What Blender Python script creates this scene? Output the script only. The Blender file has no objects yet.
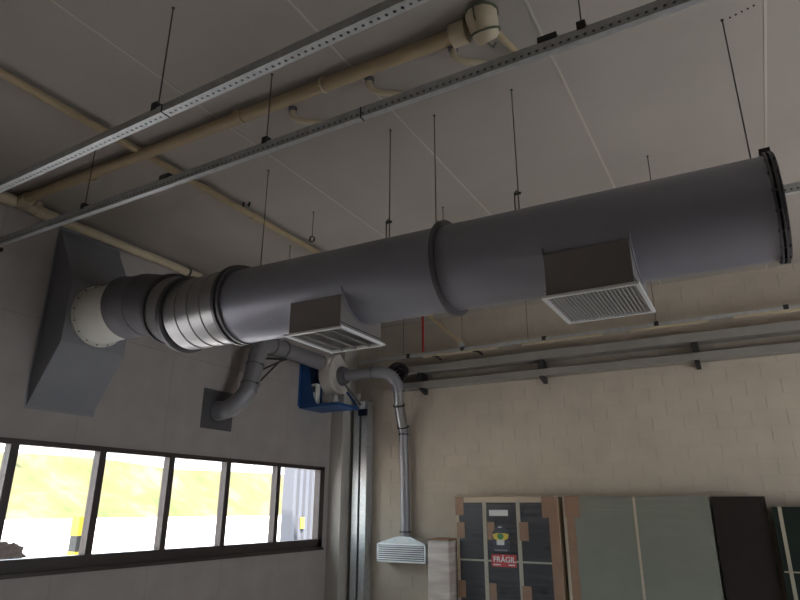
import bpy, bmesh, math, random
from mathutils import Vector, Matrix, noise as mn
random.seed(7)
SC = bpy.context.scene
COL = SC.collection
PI = math.pi
WX, BY, CZ = -6.39, 9.2, 4.7          # left wall plane, back wall plane, ceiling height

# ------------------------------------------------------------------ materials
def lin(c):
    return tuple(((v/255)/12.92 if v/255 <= .04045 else ((v/255+.055)/1.055)**2.4) for v in c) + (1,)

def mat(name, rgb, rough=.6, metal=0., noise=0., nscale=8., bump=0., bscale=40., spec=.5, rvar=0.):
    m = bpy.data.materials.new(name); m.use_nodes = True
    nt = m.node_tree; b = nt.nodes['Principled BSDF']
    b.inputs['Base Color'].default_value = lin(rgb)
    b.inputs['Roughness'].default_value = rough
    b.inputs['Metallic'].default_value = metal
    b.inputs['Specular IOR Level'].default_value = spec
    tc = nt.nodes.new('ShaderNodeTexCoord')
    if noise or rvar:
        n = nt.nodes.new('ShaderNodeTexNoise'); n.inputs['Scale'].default_value = nscale
        n.inputs['Detail'].default_value = 5
        nt.links.new(tc.outputs['Object'], n.inputs['Vector'])
        if noise:
            r = nt.nodes.new('ShaderNodeValToRGB')
            c = lin(rgb)
            r.color_ramp.elements[0].position = .3; r.color_ramp.elements[1].position = .7
            r.color_ramp.elements[0].color = tuple(max(0, v*(1-noise)) for v in c[:3]) + (1,)
            r.color_ramp.elements[1].color = tuple(min(1, v*(1+noise)) for v in c[:3]) + (1,)
            nt.links.new(n.outputs['Fac'], r.inputs['Fac']); nt.links.new(r.outputs['Color'], b.inputs['Base Color'])
        if rvar:
            mr = nt.nodes.new('ShaderNodeMapRange')
            mr.inputs['To Min'].default_value = rough-rvar; mr.inputs['To Max'].default_value = rough+rvar
            nt.links.new(n.outputs['Fac'], mr.inputs['Value']); nt.links.new(mr.outputs['Result'], b.inputs['Roughness'])
    if bump:
        n2 = nt.nodes.new('ShaderNodeTexNoise'); n2.inputs['Scale'].default_value = bscale
        nt.links.new(tc.outputs['Object'], n2.inputs['Vector'])
        bp = nt.nodes.new('ShaderNodeBump'); bp.inputs['Strength'].default_value = bump; bp.inputs['Distance'].default_value = .01
        nt.links.new(n2.outputs['Fac'], bp.inputs['Height']); nt.links.new(bp.outputs['Normal'], b.inputs['Normal'])
    return m

def brick_mat(name, rgb, mort, bw, bh, msize, axes, off=.5, rough=.8, bumpd=.006, var=.06, shift=(0, 0), upright=False):
    """axes: which object axes run along / up the wall"""
    m = bpy.data.materials.new(name); m.use_nodes = True
    nt = m.node_tree; b = nt.nodes['Principled BSDF']; b.inputs['Roughness'].default_value = rough
    b.inputs['Specular IOR Level'].default_value = .3
    tc = nt.nodes.new('ShaderNodeTexCoord'); sx = nt.nodes.new('ShaderNodeSeparateXYZ'); cx = nt.nodes.new('ShaderNodeCombineXYZ')
    nt.links.new(tc.outputs['Object'], sx.inputs[0])
    for k in (0, 1):
        ad = nt.nodes.new('ShaderNodeMath'); ad.operation = 'ADD'; ad.inputs[1].default_value = shift[k]
        nt.links.new(sx.outputs[axes[k]], ad.inputs[0]); nt.links.new(ad.outputs[0], cx.inputs[k])
    n = nt.nodes.new('ShaderNodeTexNoise'); n.inputs['Scale'].default_value = 3
    nt.links.new(tc.outputs['Object'], n.inputs['Vector'])
    br = nt.nodes.new('ShaderNodeTexBrick'); br.offset = off
    c = lin(rgb)
    br.inputs['Color1'].default_value = tuple(v*(1-var) for v in c[:3]) + (1,)
    br.inputs['Color2'].default_value = tuple(v*(1+var) for v in c[:3]) + (1,)
    br.inputs['Mortar'].default_value = lin(mort)
    br.inputs['Scale'].default_value = 1; br.inputs['Mortar Size'].default_value = msize
    br.inputs['Mortar Smooth'].default_value = .4
    br.inputs['Brick Width'].default_value = bw; br.inputs['Row Height'].default_value = bh
    nt.links.new(cx.outputs[0], br.inputs['Vector'])
    mx = nt.nodes.new('ShaderNodeMix'); mx.data_type = 'RGBA'; mx.blend_type = 'MULTIPLY'; mx.inputs['Factor'].default_value = .25
    nt.links.new(br.outputs['Color'], mx.inputs['A']); nt.links.new(n.outputs['Fac'], mx.inputs['B'])
    nt.links.new(mx.outputs['Result'], b.inputs['Base Color'])
    bp = nt.nodes.new('ShaderNodeBump'); bp.invert = True; bp.inputs['Strength'].default_value = .8; bp.inputs['Distance'].default_value = bumpd
    hsrc = br.outputs['Fac']
    if upright:                          # the bed joints are filled flush, the upright joints stay open
        def mth(op, a, v):
            q = nt.nodes.new('ShaderNodeMath'); q.operation = op
            nt.links.new(a, q.inputs[0])
            if isinstance(v, (int, float)): q.inputs[1].default_value = v
            else: nt.links.new(v, q.inputs[1])
            return q.outputs[0]
        pp_ = mth('PINGPONG', sx.outputs[axes[1]], bh/2); gt = mth('GREATER_THAN', pp_, .011)
        n3 = nt.nodes.new('ShaderNodeTexNoise'); n3.inputs['Scale'].default_value = 1.7
        nt.links.new(tc.outputs['Object'], n3.inputs['Vector'])
        k = mth('MULTIPLY', gt, n3.outputs['Fac']); k = mth('MULTIPLY', k, 1.8); k = mth('ADD', k, .10)
        hsrc = mth('MULTIPLY', hsrc, k)
    nt.links.new(hsrc, bp.inputs['Height']); nt.links.new(bp.outputs['Normal'], b.inputs['Normal'])
    return m

def glass_mat(name, tint=(.95, .97, .96)):
    m = bpy.data.materials.new(name); m.use_nodes = True
    nt = m.node_tree; nt.nodes.clear()
    o = nt.nodes.new('ShaderNodeOutputMaterial'); t = nt.nodes.new('ShaderNodeBsdfTransparent'); g = nt.nodes.new('ShaderNodeBsdfGlossy')
    t.inputs['Color'].default_value = tint + (1,); g.inputs['Roughness'].default_value = .02
    mx = nt.nodes.new('ShaderNodeMixShader'); mx.inputs[0].default_value = .04
    nt.links.new(t.outputs[0], mx.inputs[1]); nt.links.new(g.outputs[0], mx.inputs[2])
    nt.links.new(mx.outputs[0], o.inputs['Surface'])
    return m

def film_mat(name, fac=.35, col=(225, 225, 228), zs=22):
    """clear stretch wrap with streaks"""
    m = bpy.data.materials.new(name); m.use_nodes = True
    nt = m.node_tree; b = nt.nodes['Principled BSDF']; o = nt.nodes['Material Output']
    b.inputs['Base Color'].default_value = lin(col); b.inputs['Roughness'].default_value = .25
    t = nt.nodes.new('ShaderNodeBsdfTransparent'); mx = nt.nodes.new('ShaderNodeMixShader')
    tc = nt.nodes.new('ShaderNodeTexCoord'); mp = nt.nodes.new('ShaderNodeMapping'); mp.inputs['Scale'].default_value = (1.0, 1.0, zs)
    mp.inputs['Rotation'].default_value = (.0, .12, 0)
    n = nt.nodes.new('ShaderNodeTexNoise'); n.inputs['Scale'].default_value = 1.5; n.inputs['Detail'].default_value = 6
    mr = nt.nodes.new('ShaderNodeMapRange'); mr.inputs['From Min'].default_value = .4; mr.inputs['From Max'].default_value = .8
    mr.inputs['To Min'].default_value = .02 if fac < .5 else .4; mr.inputs['To Max'].default_value = fac
    nt.links.new(tc.outputs['Object'], mp.inputs[0]); nt.links.new(mp.outputs[0], n.inputs['Vector'])
    nt.links.new(n.outputs['Fac'], mr.inputs['Value']); nt.links.new(mr.outputs['Result'], mx.inputs[0])
    nt.links.new(t.outputs[0], mx.inputs[1]); nt.links.new(b.outputs[0], mx.inputs[2]); nt.links.new(mx.outputs[0], o.inputs['Surface'])
    return m

M = dict(
    ceiling=mat('ceiling_paint', (166, 158, 150), .9, noise=.05, nscale=1.2, bump=.15, bscale=25),
    joint=mat('joint_filler', (186, 179, 168), .8),
    leftwall=brick_mat('left_wall_panels', (172, 164, 160), (152, 144, 140), 1.17, 3.48, .004, (1, 2), off=0, bumpd=.003, var=.01, shift=(-.56+1.17*10-.06, 0)),
    block=brick_mat('painted_block', (196, 184, 167), (193, 181, 164), .40, .2, .006, (0, 2), bumpd=.014, var=.01, shift=(20, 0), upright=True),
    floor=mat('floor_concrete', (206, 194, 184), .5, noise=.05, nscale=2),
    plaster=mat('pilaster_paint', (176, 170, 162), .8, bump=.1),
    duct=mat('grey_duct_paint', (150, 150, 160), .40, .45, noise=.05, nscale=3, rvar=.06, bump=.05, bscale=14),
    ductdark=mat('dark_duct_paint', (112, 110, 114), .5, .35, noise=.05, nscale=4),
    flange=mat('flange_steel', (100, 98, 101), .45, .6),
    tray=mat('tray_steel', (150, 146, 140), .5, .35, noise=.06, nscale=6),
    galv=mat('galvanised_steel', (186, 188, 188), .4, .5, noise=.12, nscale=18, rvar=.08),
    galvseg=mat('bright_galvanised', (156, 154, 154), .3, .7, noise=.06, nscale=6, rvar=.05, bump=.05, bscale=20),
    box=mat('diffuser_sheet', (124, 118, 116), .55, .3, noise=.06, nscale=4),
    alu=mat('aluminium_frame', (232, 232, 232), .35, .3),
    alud=mat('aluminium_blade', (168, 166, 164), .6, .1),
    hood=mat('hood_grey', (136, 136, 142), .6, .2, noise=.04, nscale=3),
    collar=mat('white_collar', (226, 224, 216), .55, noise=.03),
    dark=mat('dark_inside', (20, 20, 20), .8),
    rod=mat('threaded_rod', (96, 92, 88), .45, .7),
    beige=mat('beige_pipe', (170, 150, 118), .55, noise=.06, nscale=5),
    white=mat('white_pvc', (192, 177, 150), .55, noise=.08, nscale=8),
    tape=mat('green_strap', (92, 96, 78), .6),
    red=mat('red_pipe', (168, 36, 30), .5),
    blue=mat('blue_steel', (34, 76, 130), .45, .1, noise=.06, nscale=5),
    fanwhite=mat('fan_fibreglass', (196, 188, 180), .5, noise=.12, nscale=7),
    pvcgrey=mat('grey_pipe', (136, 134, 138), .42, .25, noise=.05, nscale=4, rvar=.05),
    clamp=mat('clamp_dark', (60, 58, 58), .5, .5),
    frame=mat('window_frame', (62, 52, 50), .45, .2),
    glass=glass_mat('window_glass'),
    card=mat('cardboard', (150, 112, 84), .8, noise=.08, nscale=10),
    cardp=mat('pale_board', (196, 178, 152), .8, noise=.05),
    strap=mat('strap_beige', (176, 166, 146), .6),
    glossy=mat('dark_panel', (24, 23, 29), .3, noise=.2, nscale=3, rvar=.1, spec=.25),
    greenish=mat('pale_wrapped_board', (126, 128, 112), .45, noise=.06, nscale=2, bump=.1, bscale=9),
    brownd=mat('dark_brown_board', (34, 24, 21), .5, noise=.2),
    greend=mat('dark_green_board', (22, 34, 28), .4, noise=.2),
    film=film_mat('stretch_film', .09),
    filmh=film_mat('stretch_film_heavy', .7, (232, 222, 220), 9),
    navy=mat('navy_label', (14, 22, 44), .4),
    yellow=mat('yellow_print', (226, 196, 50), .5),
    green=mat('green_print', (46, 132, 62), .5),
    wlabel=mat('white_label', (224, 222, 218), .5),
    redlab=mat('red_label', (190, 30, 34), .45),
    pavement=mat('concrete_pavement', (238, 222, 216), .9, noise=.05, nscale=.6),
    line=mat('road_paint', (250, 250, 248), .8),
    bank=mat('grass_bank', (96, 88, 62), .95, noise=.3, nscale=.6),
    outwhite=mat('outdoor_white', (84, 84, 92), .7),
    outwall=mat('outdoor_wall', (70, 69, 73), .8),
    bollard=mat('bollard_black', (44, 46, 46), .6),
    rag=mat('grey_rag', (168, 154, 148), .95, noise=.2, nscale=30),
    tag=mat('glint_plate', (240, 240, 240), .4),  # white for the painted glint on the uprights
    cable=mat('dark_cable', (48, 36, 42), .7, noise=.2, nscale=30),
)

def patchy(m, cols, scale):
    nt = m.node_tree; r = next(n for n in nt.nodes if n.type == 'VALTORGB'); n = next(n for n in nt.nodes if n.type == 'TEX_NOISE')
    n.inputs['Scale'].default_value = scale; n.inputs['Detail'].default_value = 9; n.inputs['Roughness'].default_value = .65
    r.color_ramp.elements[0].position = .36; r.color_ramp.elements[1].position = .64
    r.color_ramp.elements[0].color = lin(cols[0]); r.color_ramp.elements[1].color = lin(cols[2])
    e = r.color_ramp.elements.new(.5); e.color = lin(cols[1])
patchy(M['bank'], ((108, 94, 76), (96, 86, 54), (78, 82, 44)), .45)

# ------------------------------------------------------------------ mesh helpers
def put(name, bm, m, parent=None, loc=None, smooth=35, solid=0, bevel=0):
    me = bpy.data.meshes.new(name)
    bmesh.ops.recalc_face_normals(bm, faces=bm.faces)
    bm.to_mesh(me); bm.free()
    me.materials.append(m)
    if smooth:
        for p in me.polygons: p.use_smooth = True
        me.set_sharp_from_angle(angle=math.radians(smooth))
    o = bpy.data.objects.new(name, me); COL.objects.link(o)
    if parent: o.parent = parent
    if loc: o.location = loc
    if solid:
        s = o.modifiers.new('sheet', 'SOLIDIFY'); s.thickness = solid; s.offset = 0
    if bevel:
        b = o.modifiers.new('edge', 'BEVEL'); b.width = bevel; b.segments = 2; b.limit_method = 'ANGLE'
    return o

def thing(name, label, cat, loc=(0, 0, 0), rz=0, group=None):
    o = bpy.data.objects.new(name, None); COL.objects.link(o); o.empty_display_size = .1
    o.location = loc; o.rotation_euler = (0, 0, rz)
    return tag(o, label, cat, group)

def tag(o, label, cat, group=None):
    o['label'] = label; o['category'] = cat
    if group: o['group'] = group
    return o

def struct(name, bm, m, parent=None, **k):
    o = put(name, bm, m, parent, **k)
    if not parent: o['kind'] = 'structure'
    return o

def box(bm, lo, hi, rot=None, piv=None):
    lo, hi = Vector(lo), Vector(hi)
    vs = [bm.verts.new((x, y, z)) for x in (lo.x, hi.x) for y in (lo.y, hi.y) for z in (lo.z, hi.z)]
    for f in ((0, 1, 3, 2), (4, 6, 7, 5), (0, 4, 5, 1), (2, 3, 7, 6), (0, 2, 6, 4), (1, 5, 7, 3)):
        bm.faces.new([vs[i] for i in f])
    if rot is not None:
        bmesh.ops.rotate(bm, verts=vs, cent=piv or (lo+hi)/2, matrix=rot)
    return bm

def B(lo, hi, **k): return box(bmesh.new(), lo, hi, **k)

def frames(pts):
    pts = [Vector(p) for p in pts]; n = len(pts); T = []
    for i in range(n):
        a = (pts[i]-pts[i-1]).normalized() if i else None
        b = (pts[i+1]-pts[i]).normalized() if i < n-1 else None
        T.append(((a or b)+(b or a)).normalized())
    ref = Vector((0, 0, 1)) if abs(T[0].z) < .9 else Vector((1, 0, 0))
    N = [(ref-T[0]*ref.dot(T[0])).normalized()]
    for i in range(1, n):
        q = N[-1]-T[i]*N[-1].dot(T[i]); N.append(q.normalized())
    return pts, T, N

def tube(bm, pts, r, seg=12, caps=True):
    pts, T, N = frames(pts)
    rs = r if isinstance(r, (list, tuple)) else [r]*len(pts)
    rings = []
    for p, t, n, rr in zip(pts, T, N, rs):
        b = t.cross(n)
        rings.append([bm.verts.new(p+(n*math.cos(2*PI*k/seg)+b*math.sin(2*PI*k/seg))*rr) for k in range(seg)])
    for a, b in zip(rings, rings[1:]):
        for k in range(seg): bm.faces.new((a[k], a[(k+1) % seg], b[(k+1) % seg], b[k]))
    if caps: bm.faces.new(rings[0]); bm.faces.new(rings[-1])
    return bm

def TB(pts, r, **k): return tube(bmesh.new(), pts, r, **k)

def arc(p0, p1, p2, n=8):
    """quadratic bend from p0 to p2 with corner p1"""
    p0, p1, p2 = map(Vector, (p0, p1, p2))
    return [p0*(1-t)**2+p1*2*t*(1-t)+p2*t*t for t in [i/n for i in range(n+1)]]

def disc(bm, c, axis, r, th, seg=48):
    c = Vector(c); a = Vector(axis).normalized()
    return tube(bm, [c-a*th/2, c+a*th/2], r, seg=seg)

def ring(bm, c, axis, ro, ri, th, seg=48):
    """flat annular flange"""
    c = Vector(c); t = Vector(axis).normalized()
    ref = Vector((0, 0, 1)) if abs(t.z) < .9 else Vector((1, 0, 0))
    n = (ref-t*ref.dot(t)).normalized(); b = t.cross(n)
    R = []
    for (rr, s) in ((ri, -1), (ro, -1), (ro, 1), (ri, 1)):
        R.append([bm.verts.new(c+t*s*th/2+(n*math.cos(2*PI*k/seg)+b*math.sin(2*PI*k/seg))*rr) for k in range(seg)])
    for i in range(4):
        a, d = R[i], R[(i+1) % 4]
        for k in range(seg): bm.faces.new((a[k], a[(k+1) % seg], d[(k+1) % seg], d[k]))
    return bm

def prism(bm, poly, ext):
    """poly: list of 3D points, extruded by vector ext"""
    ext = Vector(ext); a = [bm.verts.new(Vector(p)) for p in poly]; b = [bm.verts.new(Vector(p)+ext) for p in poly]
    bm.faces.new(a); bm.faces.new(b[::-1]); n = len(a)
    for i in range(n): bm.faces.new((a[i], a[(i+1) % n], b[(i+1) % n], b[i]))
    return bm

def sheet_holes(bm, o, u, v, L, W, pitch, r, v0):
    """flat strip L x W from o along u, v with round holes on the line v0"""
    o, u, v = Vector(o), Vector(u), Vector(v)
    n = int(L/pitch)
    def P(a, b): return bm.verts.new(o+u*a+v*b)
    for i in range(n):
        a0 = i*pitch; ac = a0+pitch/2; h = pitch/2
        lo, hi = v0-h*.9, v0+h*.9
        lo = max(lo, 0); hi = min(hi, W)
        out = []; inn = []
        for k in range(8):
            t = PI/4*k+PI/8
            cx, cy = math.cos(t), math.sin(t)
            inn.append(P(ac+r*cx, v0+r*cy))
        sq = [(1, .41), (.41, 1), (-.41, 1), (-1, .41), (-1, -.41), (-.41, -1), (.41, -1), (1, -.41)]
        for sx_, sy in sq:
            yy = v0+(hi-v0)*sy if sy > 0 else v0+(v0-lo)*sy
            out.append(P(ac+h*sx_, yy))
        cs = [P(ac+h, hi), P(ac-h, hi), P(ac-h, lo), P(ac+h, lo)]
        for k in range(8): bm.faces.new((inn[k], out[k], out[(k+1) % 8], inn[(k+1) % 8]))
        for c, (a, b) in zip(cs, ((0, 1), (2, 3), (4, 5), (6, 7))): bm.faces.new((out[a], c, out[b]))
        if lo > 1e-4: bm.faces.new((P(a0, 0), P(a0+pitch, 0), P(a0+pitch, lo), P(a0, lo)))
        if hi < W-1e-4: bm.faces.new((P(a0, hi), P(a0+pitch, hi), P(a0+pitch, W), P(a0, W)))
    return bm

def text_mesh(s, size, name, m, parent, loc, xdir=(1, 0, 0), depth=.001, align='CENTER'):
    cu = bpy.data.curves.new(name, 'FONT'); cu.body = s; cu.size = size; cu.extrude = depth
    cu.align_x = align; cu.align_y = 'CENTER'; cu.offset = size*.015
    t = bpy.data.objects.new(name, cu); COL.objects.link(t)
    dg = bpy.context.evaluated_depsgraph_get()
    me = bpy.data.meshes.new_from_object(t.evaluated_get(dg))
    bpy.data.objects.remove(t)
    me.materials.clear(); me.materials.append(m)
    o = bpy.data.objects.new(name, me); COL.objects.link(o)
    o.parent = parent; o.location = loc; o.rotation_euler = (PI/2, 0, 0)
    return o

# ------------------------------------------------------------------ camera
cam_d = bpy.data.cameras.new('camera'); cam = bpy.data.objects.new('camera', cam_d); COL.objects.link(cam)
F = 612.785
cam_d.sensor_width = 36; cam_d.lens = F/800*36; cam_d.clip_start = .05; cam_d.clip_end = 500
yw, pt, rl = 0.517784490, 0.326099747, 0.00340561076
fw = Vector((-math.sin(yw)*math.cos(pt), math.cos(yw)*math.cos(pt), math.sin(pt)))
r0 = Vector((math.cos(yw), math.sin(yw), 0)); u0 = r0.cross(fw)
rt = r0*math.cos(rl)+u0*math.sin(rl); up = u0*math.cos(rl)-r0*math.sin(rl)
cam.matrix_world = Matrix(((rt.x, up.x, -fw.x, 0), (rt.y, up.y, -fw.y, 0), (rt.z, up.z, -fw.z, 1.6), (0, 0, 0, 1)))
SC.camera = cam

# ------------------------------------------------------------------ room shell
RX, FY = 5.0, -6.0                      # right wall, wall behind the camera
YW0, YW1, ZW0, ZW1 = .55, 8.66, .975, 2.235   # window opening in the left wall
bm = bmesh.new()
box(bm, (WX-.2, FY-.2, -.1), (WX, BY+.2, ZW0)); box(bm, (WX-.2, FY-.2, ZW1), (WX, BY+.2, CZ+.2))
box(bm, (WX-.2, FY-.2, ZW0), (WX, YW0, ZW1)); box(bm, (WX-.2, YW1, ZW0), (WX, BY+.2, ZW1))
struct('wall_left', bm, M['leftwall'], smooth=0)
struct('wall_back', B((WX, BY, -.1), (RX+.2, BY+.2, CZ+.2)), M['block'], smooth=0)
bm = bmesh.new()                        # right wall with an unseen opening added to let in fill light
box(bm, (RX, FY-.2, -.1), (RX+.2, 3.2, CZ+.2)); box(bm, (RX, 6.6, -.1), (RX+.2, BY+.2, CZ+.2)); box(bm, (RX, 3.2, 2.5), (RX+.2, 6.6, CZ+.2))
struct('wall_right', bm, M['plaster'], smooth=0)
struct('wall_front', B((WX, FY-.2, -.1), (RX, FY, CZ+.2)), M['plaster'], smooth=0)
struct('floor', B((WX, FY, -.1), (RX, BY, 0)), M['floor'], smooth=0)
struct('ceiling', B((WX-.2, FY-.2, CZ), (RX+.2, BY+.2, CZ+.2)), M['ceiling'], smooth=0)
for i, x in enumerate((-3.515, -2.18, -.848, .495, 1.83)):
    struct('trim_%d' % (i+1), B((x-.009, FY, CZ-.004), (x+.009, BY, CZ)), M['joint'], smooth=0)
struct('trim_6', B((WX, 8.8, 0), (-6.13, BY, CZ)), M['plaster'], smooth=0, bevel=.012)      # corner pilaster

# window: one long frame with mullions
win = bpy.data.objects.new('window_1', None); COL.objects.link(win); win['kind'] = 'structure'; win.location = (WX, 2, ZW0)
W0 = Vector((WX, 2, ZW0))
def wpart(name, bm, m, **k):
    bmesh.ops.translate(bm, verts=bm.verts, vec=-W0); return put(name, bm, m, win, **k)
fx0, fx1 = WX-.10, WX+.015
bm = bmesh.new()
box(bm, (fx0, YW0, ZW1-.055), (fx1, YW1, ZW1)); box(bm, (fx0, YW0, ZW0), (fx1, YW1, ZW0+.135))
box(bm, (fx0, YW1-.12, ZW0), (fx1, YW1, ZW1)); box(bm, (fx0, YW0, ZW0), (fx1, YW0+.07, ZW1))
wpart('window_frame', bm, M['frame'], smooth=0)
MY = [1.56, 2.54, 3.52, 4.50, 5.47, 6.45, 7.51]
for y in MY:
    wpart('mullion', B((fx0, y-.042, ZW0+.135), (fx1-.01, y+.042, ZW1-.055)), M['frame'], smooth=0)
ed = [YW0+.07]+MY+[YW1-.12]
for a, b in zip(ed, ed[1:]):
    a2 = a+(.042 if a in MY else 0); b2 = b-(.042 if b in MY else 0)
    wpart('pane', B((WX-.06, a2, ZW0+.135), (WX-.054, b2, ZW1-.055)), M['glass'], smooth=0)
wpart('window_sill', B((WX, YW0, ZW0-.03), (WX+.05, YW1, ZW0+.012)), M['frame'], smooth=0)

# ------------------------------------------------------------------ outdoors
bm = bmesh.new()
vs = [bm.verts.new(p) for p in ((WX-.2, -60, -.05), (WX-.2, 90, -.05), (-35, 90, .95), (-35, -60, .95))]; bm.faces.new(vs)
r = bmesh.ops.extrude_face_region(bm, geom=bm.faces[:]); bmesh.ops.translate(bm, verts=[v for v in r['geom'] if isinstance(v, bmesh.types.BMVert)], vec=(0, 0, -.3))
g = struct('floor_outside', bm, M['pavement'], smooth=0)
bm = bmesh.new()                         # terraced grass bank
prof = [(-34.5, .9), (-36.5, 2.3), (-37.6, 2.55), (-40.5, 4.75), (-46, 5.1), (-60, 5.2), (-60, -.2), (-34.5, -.2)]
N = 90; rows = []
for j in range(N+1):
    y = -60+150*j/N
    hs = 1+.03*math.sin(y*.3)
    rows.append([bm.verts.new((x+(.35*math.sin(y*.6+i) if 0 < i < 5 else 0), y, z*(hs if 0 < i < 5 else 1)-(.012*max(0, y-20) if 0 < i < 6 else 0))) for i, (x, z) in enumerate(prof)])
for a, b in zip(rows, rows[1:]):
    for k in range(len(prof)): bm.faces.new((a[k], a[(k+1) % 8], b[(k+1) % 8], b[k]))
bm.faces.new(rows[0]); bm.faces.new(rows[-1])
o = put('grass_bank', bm, M['bank']); o['kind'] = 'structure'
def zg(x): return -.05+(WX-.2-x)/(-(-35-WX+.2))*1.0 if x > -35 else .95
for i, (x, y0, y1) in enumerate(((-11, 2, 26), (-14, 2, 30), (-19, 2, 40), (-26, 0, 52))):
    bm = bmesh.new(); s = 1.0/(35+WX-.2)
    z = -.05+(-x+WX-.2)*s
    prism(bm, [(x-.07, y0, z+.004+.07*s), (x+.07, y0, z+.004-.07*s), (x+.07, y1, z+.004-.07*s), (x-.07, y1, z+.004+.07*s)], (0, 0, .006))
    tag(put('painted_line', bm, M['line'], smooth=0), ['white painted line on the pavement nearest the window', 'second white painted line out from the window',
        'third white painted line out from the window', 'white painted line nearest the foot of the grass bank'][i], 'road marking')
# bollard with yellow bands
bz = zg(-9)
t = thing('bollard', 'black square bollard with yellow bands outside the second window pane', 'bollard', (-9, 6.15, bz))
put('post', B((-.09, -.09, -.03), (.09, .09, 1.22)), M['bollard'], t, smooth=0, bevel=.01)
put('yellow_band', B((-.095, -.095, 1.15), (.095, .095, 1.42)), M['yellow'], t, smooth=0)
put('yellow_band', B((-.095, -.095, .93-.09), (.095, .095, .93)), M['yellow'], t, smooth=0)
# lamp posts on the bank
for (x, y, z, lab) in ((-37, 20.5, 2.2, 'thin pale lamp post on the grass bank seen through the wide left pane'),):
    t = thing('lamp_post', lab, 'lamp post', (x, y, z-.2))
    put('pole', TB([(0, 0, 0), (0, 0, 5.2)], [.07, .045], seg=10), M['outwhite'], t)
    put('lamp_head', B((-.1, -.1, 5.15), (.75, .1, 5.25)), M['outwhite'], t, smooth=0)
# wire fence at the crest
t = thing('crest_fence', 'pale wire fence along the crest of the grass bank', 'fence', (-45, 15, 4.9))
for z in (.5, .95, 1.4):
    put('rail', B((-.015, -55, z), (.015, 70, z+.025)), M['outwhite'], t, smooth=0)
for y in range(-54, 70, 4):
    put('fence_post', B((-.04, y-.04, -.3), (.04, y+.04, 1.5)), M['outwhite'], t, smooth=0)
# neighbouring white wall and downpipes outside the last pane
t = thing('corrugated_wall', 'white ribbed outbuilding wall seen through the last window pane', 'wall', (-9, 11.1, 0))
bm = bmesh.new(); poly = []
for k in range(12):
    y = k*.22; poly += [(0.0, y, 0), (.0, y+.09, 0), (-.06, y+.12, 0), (-.06, y+.19, 0)]
poly += [(-.3, 2.64, 0), (-.3, 0, 0)]
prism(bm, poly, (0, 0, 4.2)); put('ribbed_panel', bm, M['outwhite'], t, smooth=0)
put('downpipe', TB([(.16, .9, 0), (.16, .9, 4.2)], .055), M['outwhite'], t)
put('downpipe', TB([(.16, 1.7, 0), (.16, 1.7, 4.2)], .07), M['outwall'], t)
for z in (1.0, 2.4): put('pipe_clip', B((0, .83, z), (.22, .97, z+.04)), M['alud'], t, smooth=0)
o = put('warning_sign', B((-8.99, 11.38, 1.15), (-8.97, 11.5, 1.38)), M['yellow'], smooth=0)
tag(o, 'small yellow sign on the white ribbed wall outside the last pane', 'sign')

# ------------------------------------------------------------------ perforated struts
def bracket_parts(t, x, h=.075):
    bm = bmesh.new(); box(bm, (x-.028, -.028, .03), (x+.028, -.022, .03+h)); box(bm, (x-.028, -.028, .03+h), (x+.028, .03, .036+h)); box(bm, (x-.028, .024, .03), (x+.028, .03, .03+h))
    return put('hanger_bracket', bm, M['clamp'], t, smooth=0)

def strut(label, X0, X1, Y, Z, kind, blocks=(), joints=(), hangers=()):
    """C channel along X; kind 1: perforated underside, kind 2: perforated side, closed underside"""
    t = thing('perforated_strut', label, 'steel channel', (X0, Y, Z), group='perforated steel channels hung below the ceiling')
    L = X1-X0; n = int(L/.045); L = n*.045
    bm = bmesh.new()
    if kind == 1:
        w, h = .060, .050
        sheet_holes(bm, (0, -w/2, 0), (1, 0, 0), (0, 1, 0), L, w, .045, .0095, .033)
        for y in (-w/2, w/2):
            vs = [bm.verts.new(p) for p in ((0, y, 0), (L, y, 0), (L, y, h), (0, y, h))]; bm.faces.new(vs)
    else:
        w, h = .040, .075
        sheet_holes(bm, (0, -w/2, 0), (1, 0, 0), (0, 0, 1), L, h, .045, .0105, .026)
        for q in (((0, -w/2, 0), (L, -w/2, 0), (L, w/2, 0), (0, w/2, 0)), ((0, w/2, 0), (L, w/2, 0), (L, w/2, h), (0, w/2, h))):
            bm.faces.new([bm.verts.new(p) for p in q])
    bmesh.ops.remove_doubles(bm, verts=bm.verts, dist=.0005)
    put('channel', bm, M['galv'], t, smooth=0, solid=.003)
    bm = bmesh.new()                       # added dark lining, paints the shade inside the holes
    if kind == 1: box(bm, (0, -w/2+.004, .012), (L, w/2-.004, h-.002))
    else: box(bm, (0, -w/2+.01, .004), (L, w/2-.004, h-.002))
    put('shade_lining', bm, M['ductdark'], t, smooth=0)
    for bx in blocks:
        put('splice_plate', B((bx-X0-.055, -w/2-.006, h-.004), (bx-X0+.055, w/2+.006, h+.035)), M['clamp'], t, smooth=0)
    for jx in joints:
        put('joint_gap', B((jx-X0-.004, -w/2-.0035, -.0035), (jx-X0+.004, w/2+.0035, h+.001)), M['dark'], t, smooth=0)
    for hx in hangers:
        bm = bmesh.new(); a = hx-X0
        box(bm, (a-.024, -w/2-.005, h-.01), (a+.024, -w/2-.001, h+.045)); box(bm, (a-.024, -w/2-.005, h+.041), (a+.024, w/2+.005, h+.045)); box(bm, (a-.024, w/2+.001, h-.01), (a+.024, w/2+.005, h+.045))
        bk = put('hanger_bracket', bm, M['clamp'], t, smooth=0)
        put('nut', disc(bmesh.new(), (a, 0, h+.052), (0, 0, 1), .012, .012, seg=6), M['galv'], bk, smooth=0)
    return t

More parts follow.
